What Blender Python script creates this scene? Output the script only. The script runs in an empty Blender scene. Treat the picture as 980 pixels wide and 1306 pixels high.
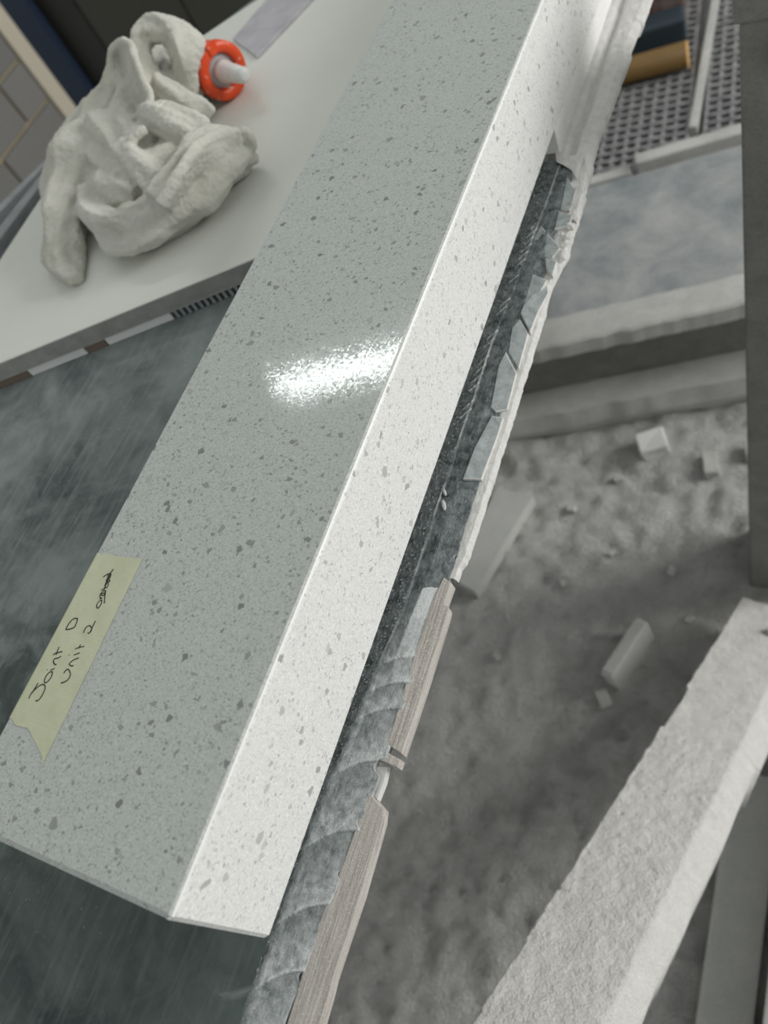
import bpy, bmesh, math, random
from mathutils import Vector, Matrix, noise
import numpy as np

C = bpy.context.scene.collection
SC = bpy.context.scene

# ------------------------------------------------------------------ camera, light, exposure
cam = bpy.data.cameras.new('camera'); camo = bpy.data.objects.new('camera', cam); C.objects.link(camo)
right, up_, back = Vector((.8731, .3206, -.3673)), Vector((-.0999, .8551, .5088)), Vector((.4772, -.4075, .7786))
camo.matrix_world = Matrix(((right.x, up_.x, back.x, 0), (right.y, up_.y, back.y, 0), (right.z, up_.z, back.z, 1.25), (0, 0, 0, 1)))
cam.sensor_fit = 'HORIZONTAL'; cam.sensor_width = 36.0; cam.lens = 1013.14 * 36 / 980
cam.clip_start = .01
cam.dof.use_dof = True; cam.dof.focus_distance = .44; cam.dof.aperture_fstop = 10.5
SC.camera = camo

world = bpy.data.worlds.new('world'); SC.world = world; world.use_nodes = True
wb = world.node_tree.nodes['Background']; wb.inputs[0].default_value = (.97, 1.0, .975, 1); wb.inputs[1].default_value = .46

def area(name, loc, target, sx, sy, power, col):
    l = bpy.data.lights.new(name, 'AREA'); l.shape = 'RECTANGLE'; l.size = sx; l.size_y = sy; l.energy = power; l.color = col
    o = bpy.data.objects.new(name, l); C.objects.link(o); o.location = loc
    o.rotation_euler = (Vector(target) - Vector(loc)).to_track_quat('-Z', 'Y').to_euler(); return o
area('doorway_daylight', (3.3, 2.2, 2.0), (-.25, .4, .8), 1.6, 2.2, 125, (1, .985, .96))

SC.view_settings.view_transform = 'Standard'; SC.view_settings.look = 'None'; SC.view_settings.gamma = 1
SC.view_settings.use_curve_mapping = False; SC.view_settings.exposure = 0.0

# ------------------------------------------------------------------ helpers
def new_mat(name, rough=.6, spec=.5):
    m = bpy.data.materials.new(name); m.use_nodes = True
    nt = m.node_tree; b = nt.nodes['Principled BSDF']
    b.inputs['Roughness'].default_value = rough; b.inputs['Specular IOR Level'].default_value = spec
    return m, G(nt, b)

class G:
    """tiny node-graph writer"""
    def __init__(s, nt, b): s.nt, s.b = nt, b
    def n(s, t, **k):
        x = s.nt.nodes.new(t)
        for a, v in k.items(): setattr(x, a, v)
        return x
    def l(s, a, b): s.nt.links.new(a, b)
    def put(s, sock, v):
        if isinstance(v, bpy.types.NodeSocket): s.l(v, sock)
        elif v is not None:
            if isinstance(v, tuple) and len(v) == 3 and len(sock.default_value) == 4: v = v + (1,)
            sock.default_value = v
    def co(s, scale=(1, 1, 1), rot=(0, 0, 0)):
        t = s.n('ShaderNodeTexCoord'); m = s.n('ShaderNodeMapping'); m.inputs['Scale'].default_value = scale; m.inputs['Rotation'].default_value = rot
        s.l(t.outputs['Object'], m.inputs[0]); return m.outputs[0]
    def noise(s, vec, scale, detail=4, rough=.55, dist=0):
        x = s.n('ShaderNodeTexNoise'); s.l(vec, x.inputs['Vector'])
        x.inputs['Scale'].default_value = scale; x.inputs['Detail'].default_value = detail
        x.inputs['Roughness'].default_value = rough; x.inputs['Distortion'].default_value = dist
        return x.outputs[0]
    def vor(s, vec, scale, feature='F1', rnd=1):
        x = s.n('ShaderNodeTexVoronoi', feature=feature); s.l(vec, x.inputs['Vector']); x.inputs['Scale'].default_value = scale
        x.inputs['Randomness'].default_value = rnd; return x
    def ramp(s, fac, stops):
        x = s.n('ShaderNodeValToRGB'); s.l(fac, x.inputs[0]); e = x.color_ramp.elements
        while len(e) < len(stops): e.new(.5)
        for i, (p, c) in enumerate(stops):
            e[i].position = p; e[i].color = (c, c, c, 1) if not isinstance(c, tuple) else c + (1,)
        return x.outputs[0]
    def mix(s, fac, a, b, mode='MIX'):
        x = s.n('ShaderNodeMix', data_type='RGBA', blend_type=mode)
        s.put(x.inputs[0], fac); s.put(x.inputs[6], a); s.put(x.inputs[7], b); return x.outputs[2]
    def math(s, op, a, b=0.0):
        x = s.n('ShaderNodeMath', operation=op); s.put(x.inputs[0], a); s.put(x.inputs[1], b); return x.outputs[0]
    def attr(s, name):
        x = s.n('ShaderNodeAttribute', attribute_name=name); return x.outputs['Fac']
    def bump(s, h, strength, dist, normal=None):
        x = s.n('ShaderNodeBump'); x.inputs['Strength'].default_value = strength; x.inputs['Distance'].default_value = dist
        s.l(h, x.inputs['Height'])
        if normal: s.l(normal, x.inputs['Normal'])
        return x.outputs[0]
    def col(s, c): s.put(s.b.inputs['Base Color'], c)
    def nrm(s, v): s.l(v, s.b.inputs['Normal'])

def link(name, me, mat=None, parent=None, smooth=False):
    o = bpy.data.objects.new(name, me); C.objects.link(o)
    if mat: me.materials.append(mat)
    if parent: o.parent = parent
    if smooth: me.polygons.foreach_set('use_smooth', [True] * len(me.polygons))
    return o
def bm_obj(name, bm, mat, parent=None, smooth=False):
    bmesh.ops.recalc_face_normals(bm, faces=bm.faces)
    me = bpy.data.meshes.new(name); bm.to_mesh(me); bm.free(); return link(name, me, mat, parent, smooth)
def tag(o, label, cat, group=None, kind=None):
    o['label'] = label; o['category'] = cat
    if group: o['group'] = group
    if kind: o['kind'] = kind
    return o
def struct(o, label=None, cat=None):
    o['kind'] = 'structure'
    if label: o['label'] = label
    if cat: o['category'] = cat
    return o
def empty(name, loc=(0, 0, 0)):
    o = bpy.data.objects.new(name, None); C.objects.link(o); o.location = loc; return o
def local(parent, o):
    """keep world coordinates of a mesh written in world space under a moved parent"""
    o.matrix_parent_inverse = Matrix.Translation(-Vector(parent.location)); return o
def box_bm(bm, lo, hi, mat=None):
    r = bmesh.ops.create_cube(bm, size=1)
    c = [(lo[i] + hi[i]) / 2 for i in range(3)]; s = [hi[i] - lo[i] for i in range(3)]
    for v in r['verts']:
        p = Vector((c[0] + v.co.x * s[0], c[1] + v.co.y * s[1], c[2] + v.co.z * s[2])); v.co = mat @ p if mat else p
    return r['verts']
def box(name, lo, hi, m, parent=None, bev=0, xf=None, seg=2):
    bm = bmesh.new(); box_bm(bm, lo, hi, xf)
    if bev: bmesh.ops.bevel(bm, geom=list(bm.edges), offset=bev, segments=seg, affect='EDGES', profile=.6)
    return bm_obj(name, bm, m, parent)
def prism(name, pts, z0, z1, m, parent=None, bev=0, tilt=None):
    """polygon pts (x,y) from z0 up to z1 (numbers or f(x,y))"""
    bm = bmesh.new()
    top = [bm.verts.new((x, y, z1(x, y) if callable(z1) else z1)) for x, y in pts]
    f = bm.faces.new(top); r = bmesh.ops.extrude_face_region(bm, geom=[f])
    for v in r['geom']:
        if isinstance(v, bmesh.types.BMVert): v.co.z = z0
    bmesh.ops.recalc_face_normals(bm, faces=bm.faces)
    if bev:
        es = [e for e in bm.edges if all(abs(v.co.z - z0) > 1e-5 for v in e.verts)]
        bmesh.ops.bevel(bm, geom=es, offset=bev, segments=2, affect='EDGES', profile=.6)
    return bm_obj(name, bm, m, parent)
def grid_mesh(name, P, m, parent=None, attrs=None, smooth=True):
    """P: array (ny,nx,3)"""
    ny, nx = P.shape[:2]; i = np.arange(ny * nx).reshape(ny, nx)
    q = np.stack([i[:-1, :-1], i[:-1, 1:], i[1:, 1:], i[1:, :-1]], -1).reshape(-1, 4)
    me = bpy.data.meshes.new(name); me.from_pydata(P.reshape(-1, 3).tolist(), [], q.tolist())
    for k, v in (attrs or {}).items():
        a = me.attributes.new(k, 'FLOAT', 'POINT'); a.data.foreach_set('value', np.asarray(v, 'f').ravel())
    return link(name, me, m, parent, smooth)
def tube(bm, pts, radii, n=10, cap=True):
    """tube through points with a radius each"""
    pts = [Vector(p) for p in pts]; rings = []
    u = None
    for i, p in enumerate(pts):
        t = (pts[min(i + 1, len(pts) - 1)] - pts[max(i - 1, 0)]).normalized()
        if u is None: u = t.orthogonal().normalized()
        u = (u - t * u.dot(t)).normalized(); v = t.cross(u)
        rings.append([bm.verts.new(p + float(radii[i]) * (u * math.cos(a) + v * math.sin(a))) for a in [2 * math.pi * k / n for k in range(n)]])
    for a, b in zip(rings, rings[1:]):
        for k in range(n): bm.faces.new((a[k], a[(k + 1) % n], b[(k + 1) % n], b[k]))
    if cap: bm.faces.new(rings[0][::-1]); bm.faces.new(rings[-1])
def lathe(name, prof, n, m, parent, xf, smooth=True):
    """prof: (radius, height) along local z, placed by matrix xf"""
    bm = bmesh.new(); rings = []
    for r, h in prof:
        rings.append([bm.verts.new(xf @ Vector((r * math.cos(2 * math.pi * k / n), r * math.sin(2 * math.pi * k / n), h))) for k in range(n)])
    for a, b in zip(rings, rings[1:]):
        for k in range(n): bm.faces.new((a[k], a[(k + 1) % n], b[(k + 1) % n], b[k]))
    bm.faces.new(rings[0][::-1]); bm.faces.new(rings[-1])
    o = bm_obj(name, bm, m, parent, smooth)
    return o
rs = np.random.RandomState(4)
def fbm(x, y, sc, seed=0, octv=4):
    return noise.fractal(Vector((x * sc, y * sc, seed * 7.3)), 1.0, 2.0, octv)
def n1(v, sc, seed=0): return noise.noise(Vector((v * sc, seed * 3.7, 1.3)))
def catmull(pts, k=6):
    pts = [np.array(p, float) for p in pts]; o = []
    for i in range(len(pts) - 1):
        p0, p1, p2, p3 = pts[max(i - 1, 0)], pts[i], pts[i + 1], pts[min(i + 2, len(pts) - 1)]
        for j in range(k):
            t = j / k
            o.append(.5 * (2 * p1 + (p2 - p0) * t + (2 * p0 - 5 * p1 + 4 * p2 - p3) * t * t + (3 * p1 - p0 - 3 * p2 + p3) * t ** 3))
    o.append(pts[-1]); return o

# ------------------------------------------------------------------ materials
def quartz_mat(name, base, grain, fleck, rough, k=1.0):
    m, g = new_mat(name, rough, .5)
    v = g.co()
    fine = g.noise(v, 1000, 3, .7)
    c = g.mix(g.ramp(fine, [(.36, 0), (.56, 1)]), grain, base)
    dv = g.n('ShaderNodeVectorMath', operation='ADD'); dn = g.n('ShaderNodeTexNoise'); g.l(v, dn.inputs['Vector']); dn.inputs['Scale'].default_value = 700
    sc = g.n('ShaderNodeVectorMath', operation='SCALE'); g.l(dn.outputs['Color'], sc.inputs[0]); sc.inputs['Scale'].default_value = .0010
    g.l(v, dv.inputs[0]); g.l(sc.outputs[0], dv.inputs[1]); w = dv.outputs[0]
    def shards(c, scale, keep, lo, hi, stren):
        """angular grains: whole Voronoi cells, a few of them tinted"""
        x = g.vor(w, scale); s = g.n('ShaderNodeSeparateColor'); g.l(x.outputs['Color'], s.inputs[0])
        on = g.math('LESS_THAN', s.outputs[0], keep)
        return g.mix(g.math('MULTIPLY', on, stren), c, g.mix(s.outputs[2], lo, hi))
    lt = tuple(min(1, x * 1.13) for x in base)
    c = shards(c, 1100, .20, lt, base, .8)
    c = shards(c, 1250, .16 * k, fleck, grain, .55)
    c = shards(c, 760, .050 * k, fleck, grain, .75)
    c = shards(c, 480, .020 * k, fleck, grain, .75)
    c = shards(c, 330, .010, tuple(x * .7 for x in fleck), tuple(x * 1.5 for x in fleck), .8)
    c = shards(c, 260, .007, tuple(x * .8 for x in fleck), grain, .85)
    g.col(c)
    f = g.vor(v, 800)
    return m, g, v, f
base = (.50, .53, .505)  # top tone darkened: the weaker light on it is put into the colour
M_quartz, g, v, f = quartz_mat('polished_speckled_quartz', base, (.425, .45, .43), (.19, .20, .195), .22)
# each grain of the polished face is tilted a hair, so lamps break up into sparkles
tv = g.n('ShaderNodeVectorMath', operation='SUBTRACT'); g.l(f.outputs['Color'], tv.inputs[0]); tv.inputs[1].default_value = (.5, .5, .5)
ts = g.n('ShaderNodeVectorMath', operation='SCALE'); g.l(tv.outputs[0], ts.inputs[0]); ts.inputs['Scale'].default_value = .015
ge = g.n('ShaderNodeNewGeometry'); ta = g.n('ShaderNodeVectorMath', operation='ADD'); g.l(ge.outputs['Normal'], ta.inputs[0]); g.l(ts.outputs[0], ta.inputs[1])
tn = g.n('ShaderNodeVectorMath', operation='NORMALIZE'); g.l(ta.outputs[0], tn.inputs[0]); g.nrm(tn.outputs[0])
rr = g.noise(v, 18, 3); g.l(g.ramp(rr, [(.3, .06), (.75, .10)]), g.b.inputs['Roughness'])
M_quartz_lit, g, v, f = quartz_mat('honed_quartz_lit_side', (.79, .79, .775), (.66, .665, .655), (.36, .365, .355), .5, .75)  # same stone as the top; side light put into its paler colour
M_arris, g = new_mat('ground_quartz_arris', .45); v = g.co()
g.col(g.mix(g.ramp(g.noise(v, 700, 3), [(.4, 0), (.6, 1)]), (.50, .51, .49), (.66, .67, .65)))
M_resin, g = new_mat('mitre_resin', .4); g.col((.86, .86, .84))

TZS = .86
M_slate, g = new_mat('worn_slate_grey_table_skin', .62, .4); v = g.co()
big = g.noise(v, 9, 6, .6, .6); mid = g.noise(g.co((1, 1, 1), (0, 0, .5)), 34, 6, .65, .9)
streak = g.noise(g.co((90, 9, 1), (0, 0, -.9)), 2.2, 5, .6, .3)
c = g.mix(g.ramp(big, [(.33, 0), (.66, 1)]), (.05, .07, .072), (.26, .30, .295))
c = g.mix(g.ramp(mid, [(.45, 0), (.75, .5)]), c, (.34, .365, .355))
c = g.mix(g.ramp(streak, [(.5, 0), (.72, .45)]), c, (.33, .36, .35))
dust = g.vor(g.co((620, 340, 620), (0, 0, .6)), 1.0); ds = g.n('ShaderNodeSeparateColor'); g.l(dust.outputs['Color'], ds.inputs[0])
dd = g.math('LESS_THAN', dust.outputs['Distance'], g.math('MULTIPLY', g.math('POWER', ds.outputs[0], 5.0), .34))
dz = g.ramp(g.noise(v, 22, 3), [(.45, 0), (.62, .5)])
c = g.mix(g.math('MULTIPLY', dd, dz), c, (.5, .53, .52))
# slab's shade painted into the colour, ragged outline, near corner of the table
def shade_patch(cx, cy, rad):
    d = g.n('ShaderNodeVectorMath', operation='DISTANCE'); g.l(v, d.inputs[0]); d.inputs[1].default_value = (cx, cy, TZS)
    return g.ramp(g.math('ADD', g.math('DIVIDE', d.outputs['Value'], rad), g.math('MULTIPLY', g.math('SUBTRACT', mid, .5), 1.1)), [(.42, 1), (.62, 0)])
st = g.math('MAXIMUM', shade_patch(-.33, -.16, .46), shade_patch(-.37, .06, .14))
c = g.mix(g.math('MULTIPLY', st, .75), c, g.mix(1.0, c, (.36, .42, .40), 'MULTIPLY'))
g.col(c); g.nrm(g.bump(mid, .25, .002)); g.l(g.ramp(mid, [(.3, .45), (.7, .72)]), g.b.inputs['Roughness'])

def slate_edge(name, dark, light, tone):
    m, g = new_mat(name, .55, .45); v = g.co()
    a = g.noise(v, 120, 5, .7, .5); fine = g.noise(v, 1500, 3, .8)
    st = g.noise(g.co((1400, 160, 400), (0, 0, .35)), 1.0, 4, .65)
    c = g.mix(g.ramp(a, [(.35, 0), (.68, 1)]), dark, light)
    c = g.mix(g.ramp(st, [(.52, 0), (.74, .7)]), c, (.42, .47, .475))
    sp = g.ramp(fine, [(.60, 0), (.70, .7)])
    c = g.mix(sp, c, (.62, .65, .65))
    c = g.mix(g.math('MULTIPLY', g.attr('tone'), tone), c, g.mix(g.ramp(fine, [(.35, 0), (.6, 1)]), (.42, .46, .465), (.74, .765, .76)))
    c = g.mix(g.attr('wear'), c, (.80, .81, .79))
    g.col(c); g.nrm(g.bump(g.math('ADD', st, fine), .5, .0006)); return m
M_edge = slate_edge('scratched_slate_edge', (.035, .046, .049), (.22, .25, .253), 1.0)
M_flake = slate_edge('split_slate_flake', (.24, .275, .28), (.45, .49, .485), 0)

def dusty(name, c0, c1, scale, bumpd, bs=.6, fine=900, rough=.85):
    m, g = new_mat(name, rough, .25); v = g.co()
    a = g.noise(v, scale, 6, .65, .3); b = g.noise(v, fine, 3, .75)
    c = g.mix(g.ramp(a, [(.3, 0), (.7, 1)]), c0, c1)
    c = g.mix(g.ramp(b, [(.35, .22), (.6, 0)]), c, tuple(x * .5 for x in c0))
    g.col(c); g.nrm(g.bump(g.math('ADD', a, b), bs, bumpd)); return m
M_crust = dusty('stone_slurry_crust', (.74, .73, .70), (.90, .89, .87), 160, .0012, .7, 1400)
M_smear = dusty('slurry_smeared_quartz', (.82, .82, .80), (.90, .895, .88), 60, .0004, .25, 300, .6)
M_beam = dusty('slurry_caked_timber', (.78, .765, .735), (.90, .89, .865), 60, .003, 1.0, 420)
M_floor = dusty('dusty_concrete_floor', (.68, .68, .655), (.90, .895, .87), 22, .030, .8, 220)
M_kerb = dusty('dusty_kerb', (.52, .52, .50), (.72, .715, .69), 14, .006, .6, 300)
M_post = dusty('dark_dusty_steel', (.19, .19, .178), (.26, .26, .245), 30, .004, .5, 300, .8)
M_bench = dusty('grey_bench_top', (.22, .25, .265), (.50, .50, .49), 11, .003, .4, 200, .7)
M_offcut = dusty('grey_stone_offcut', (.50, .51, .49), (.58, .58, .56), 25, .001, .2, 300, .7)
M_white = dusty('white_stone_chip', (.66, .67, .66), (.78, .78, .77), 40, .001, .3, 400, .6)
M_wood, g = new_mat('weathered_pale_timber', .85, .2); v = g.co((420, 16, 420))
w1 = g.noise(v, 1.6, 6, .7, .4); w2 = g.noise(g.co(), 900, 3, .7)
c = g.mix(g.ramp(w1, [(.32, 0), (.62, 1)]), (.36, .325, .29), (.68, .645, .60)); c = g.mix(g.ramp(w2, [(.52, 0), (.68, .7)]), c, (.80, .78, .75))
g.col(c); g.nrm(g.bump(g.math('ADD', w1, g.math('MULTIPLY', w2, .5)), .9, .0014))
M_core, g = new_mat('dark_board_core', .8); g.col((.16, .155, .145))
M_cream, g = new_mat('cream_polished_slab', .28, .5); v = g.co()
g.col(g.mix(g.ramp(g.noise(v, 5, 4), [(.3, 0), (.7, 1)]), (.73, .75, .695), (.80, .81, .76)))
M_cream_edge = dusty('sawn_slab_edge', (.30, .30, .285), (.42, .42, .40), 60, .001, .3)
M_lilac, g = new_mat('lilac_grey_stone', .3); v = g.co()
g.col(g.mix(g.ramp(g.noise(v, 40, 5), [(.35, 0), (.65, 1)]), (.44, .42, .46), (.56, .55, .585)))
M_pack, g = new_mat('white_packer', .3); g.col((.88, .88, .87))
M_brown, g = new_mat('brown_wood_packer', .7); g.col((.20, .155, .12))
M_strip = dusty('grey_stone_strip', (.28, .30, .31), (.40, .42, .43), 40, .001, .2)
M_stripd = dusty('dark_stone_strip', (.07, .075, .085), (.15, .155, .165), 60, .001, .2)
M_tape, g = new_mat('masking_tape', .7, .2); v = g.co()
crepe = g.noise(g.co((120, 900, 1)), 1, 3, .6)
g.col(g.mix(g.ramp(g.noise(v, 60, 4), [(.3, 0), (.7, 1)]), (.53, .55, .385), (.61, .62, .455))); g.nrm(g.bump(crepe, .35, .0003))
M_ink, g = new_mat('black_pen_ink', .5); g.col((.012, .012, .014))
M_rag, g = new_mat('grubby_white_towelling', .95, .1); v = g.co()
a = g.noise(v, 14, 5, .6); t = g.noise(v, 560, 3, .8)
c = g.mix(g.ramp(a, [(.35, 0), (.68, 1)]), (.62, .61, .53), (.80, .79, .725)); g.col(c)
g.nrm(g.bump(t, .7, .0025)); g.b.inputs['Sheen Weight'].default_value = .3
M_orange, g = new_mat('orange_plastic_cap', .4); v = g.co()
g.col(g.mix(g.ramp(g.noise(v, 110, 4, .7), [(.60, 0), (.70, 1)]), (.80, .075, .012), (.80, .70, .64)))
M_plastic, g = new_mat('white_plastic', .35); v = g.co(); g.col(g.mix(g.ramp(g.noise(v, 90, 3), [(.4, 0), (.7, 1)]), (.72, .72, .70), (.83, .83, .81)))
M_recess, g = new_mat('grey_plastic_recess', .5); g.col((.45, .45, .47))
M_block, g = new_mat('concrete_block', .9, .2); v = g.co()
oi = g.n('ShaderNodeObjectInfo')
c = g.mix(oi.outputs['Random'], (.17, .167, .16), (.24, .235, .225)); c = g.mix(g.ramp(g.noise(v, 120, 4, .7), [(.4, 0), (.7, .5)]), c, (.28, .275, .26)); g.col(c)
M_mortar, g = new_mat('sandy_mortar', .9); g.col((.50, .42, .29))
M_jamb, g = new_mat('cream_painted_jamb', .7); g.col((.60, .545, .44))
M_blue, g = new_mat('dark_blue_steel', .5); g.col((.022, .042, .085))
M_dark, g = new_mat('dark_olive_steel', .6); g.col((.085, .083, .07))
M_dark2, g = new_mat('darker_steel_panel', .6); g.col((.055, .055, .05))
M_grate, g = new_mat('grey_plastic_grating', .45); v = g.co()
g.col(g.mix(g.ramp(g.noise(v, 60, 4), [(.35, 0), (.65, 1)]), (.17, .17, .175), (.38, .38, .38)))
M_pit, g = new_mat('drain_pit', .8); g.col((.03, .032, .032))
M_log, g = new_mat('brown_varnished_wood', .5); v = g.co((3, 60, 60)); g.col(g.mix(g.noise(v, 2, 4), (.13, .075, .02), (.22, .13, .04)))
M_endgrain, g = new_mat('orange_end_grain', .6); g.col((.80, .46, .16))
M_navy, g = new_mat('navy_plastic', .5); g.col((.03, .045, .06))
M_carton, g = new_mat('brown_carton', .8); v = g.co(); g.col(g.mix(g.ramp(g.noise(v, 25, 4), [(.4, 0), (.6, 1)]), (.13, .075, .055), (.22, .17, .15)))
M_red, g = new_mat('dull_red_label', .7); g.col((.20, .05, .035))
M_lamp, g = new_mat('fluorescent_tube', .5); g.col((1, 1, 1)); g.b.inputs['Emission Color'].default_value = (.93, 1, .97, 1); g.b.inputs['Emission Strength'].default_value = 24
M_fit, g = new_mat('white_enamel', .4); g.col((.7, .7, .7))

# ------------------------------------------------------------------ setting: floor, wall
def floor_patch():
    x = np.arange(-1.0, .46, .009); y = np.arange(-.45, 1.02, .009); X, Y = np.meshgrid(x, y); Z = np.zeros_like(X)
    for i in np.ndindex(X.shape):
        a, b = X[i], Y[i]
        lump = .007 * fbm(a, b, 9, 1) + .0095 * fbm(a, b, 32, 2, 3) + .0045 * fbm(a, b, 80, 3, 2)
        Z[i] = .004 + lump + (.010 * max(0, noise.noise(Vector((a * 14, b * 14, 8)))) if b > .8 else 0)
    e = np.minimum.reduce([X - x[0], x[-1] - X, Y - y[0], y[-1] - Y]); k = np.clip(e / .08, 0, 1)
    return np.stack([X, Y, np.maximum(Z * k - .012 * (1 - k), -.012)], -1)
fl = box('floor', (-6, -3, -.06), (4, 6, -.012), M_floor); struct(fl)
dp = grid_mesh('slurry_layer', floor_patch(), M_floor, fl); dp['label'] = 'dried lumpy slurry covering the floor beside the table'
wl = box('wall_left', (-2.6, -.6, -.012), (-2.415, 1.92, 2.2), M_mortar); struct(wl)
bw, bh, j = .30, .128, .011
me = None
for r in range(15):
    z0 = .022 + r * (bh + j) - .005
    y = 1.92 - (bw + j) * (1 if r % 2 else .5)
    if r % 2 == 0:
        pass
    k = 0; yy = 1.918
    while yy > -.5:
        w = bw if not (k == 0 and r % 2 == 0) else bw * .42
        bm = bmesh.new(); box_bm(bm, (-2.45, yy - w, z0), (-2.4 + .002 * rs.rand(), yy, z0 + bh)); bmesh.ops.bevel(bm, geom=list(bm.edges), offset=.004, segments=1, affect='EDGES')
        bm_obj('block', bm, M_block, wl); yy -= w + j; k += 1
jb = box('trim_1', (-2.62, 1.922, -.012), (-2.39, 1.985, 2.2), M_jamb, None, .004); struct(jb)

# ------------------------------------------------------------------ front slab: polished quartz top with mitred apron
slab = empty('quartz_worktop', (-.27, .5, .881))
Y0, Y1 = -.0367, 1.15
def ext(name, rings, m):
    """rings: list of (y, [(x,z)...]) same length"""
    bm = bmesh.new(); R = [[bm.verts.new((x, y, z)) for x, z in p] for y, p in rings]; n = len(R[0])
    for a, b in zip(R, R[1:]):
        for k in range(n): bm.faces.new((a[k], a[(k + 1) % n], b[(k + 1) % n], b[k]))
    bm.faces.new(R[0]); bm.faces.new(R[-1][::-1]); return local(slab, bm_obj(name, bm, m, slab))
c1 = .0016
top = lambda d: [(-.3400, .9592 - d), (-.3392, .96 - d), (-.2052, .96 - d), (-.2040, .9594 - d), (-.2232, .9402), (-.3400, .94)]
ext('top_panel', [(Y0, top(.0024)), (Y0 + .0024, top(0)), (Y1, top(0))], M_quartz)
apr = lambda d: [(-.2040 - d, .9593), (-.2032 - d, .9578), (-.2032 - d, .8820), (-.2036 - d, .8813), (-.2232, .8813), (-.2232, .9401)]
ext('front_apron', [(Y0, apr(.002)), (Y0 + .002, apr(0)), (Y1, apr(0))], M_quartz_lit)
# arris strips: the softened line of the mitre, and its resin line
bm = bmesh.new()
ys = np.arange(Y0 + .0015, Y1, .004)
for (xa, za, xb, zb, sd) in ((-.20535, .96006, -.20395, .95945, 1),):
    pa = [bm.verts.new((xa + .00018 * n1(y, 60, sd), y, za)) for y in ys]; pb = [bm.verts.new((xb, y, zb)) for y in ys]
    for k in range(len(ys) - 1): bm.faces.new((pa[k], pb[k], pb[k + 1], pa[k + 1]))
a = local(slab, bm_obj('arris', bm, M_arris, slab)); a['label'] = 'narrow ground bevel along the mitred front edge'
bm = bmesh.new()
pa = [bm.verts.new((-.20402, y, .95955)) for y in ys]; pb = [bm.verts.new((-.20352 + .00012 * n1(y, 90, 3), y, .95865)) for y in ys]
for k in range(len(ys) - 1): bm.faces.new((pa[k], pb[k], pb[k + 1], pa[k + 1]))
local(slab, bm_obj('joint_line', bm, M_resin, slab))
tag(slab, 'long pale grey speckled stone worktop piece with a mitred front edge and taped label', 'worktop')

pk = empty('stone_packer', (-.22, .85, .86))
local(pk, box('packer_body', (-.2420, .5350, .8605), (-.2034, 1.14, .8811), M_smear, pk, .0006))
tag(pk, 'white slurry-smeared stone strip propping the far half of the worktop edge', 'packer')

# ------------------------------------------------------------------ masking tape and handwriting
tape = empty('masking_tape', (-.323, .055, .9602))
nx, ny = 40, 120
P = np.zeros((ny, nx, 3))
for i in range(nx):
    t = i / (nx - 1); x = -.3040 - t * .0405
    lo = np.interp(-x, [.3040, .3065, .320, .324, .332, .336, .3445], [-.0020, .0022, .0098, .0120, .0112, .0132, .0142]) + .0005 * n1(x, 900, 2) + .0004 * n1(x, 2500, 5)
    hi = .1078 - .0012 * t + .0007 * n1(x, 700, 9) + .0004 * n1(x, 2400, 4)
    for k in range(ny):
        s = k / (ny - 1); y = lo + (hi - lo) * s
        xr = x - .0024 * s * (1 - t)         # right edge drifts towards the far end
        d = -.3394 - xr; z = .96022 + .00012 * fbm(xr, y, 160, 3, 2); xx = xr
        if d > 0:
            xx = -.3394 - .0010 * (1 - math.exp(-d / .001)) - d * .10; z = .96022 - max(0, d - .0004) * .92
        P[k, i] = (xx, y, z)
local(tape, grid_mesh('tape_strip', P, M_tape, tape))
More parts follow.
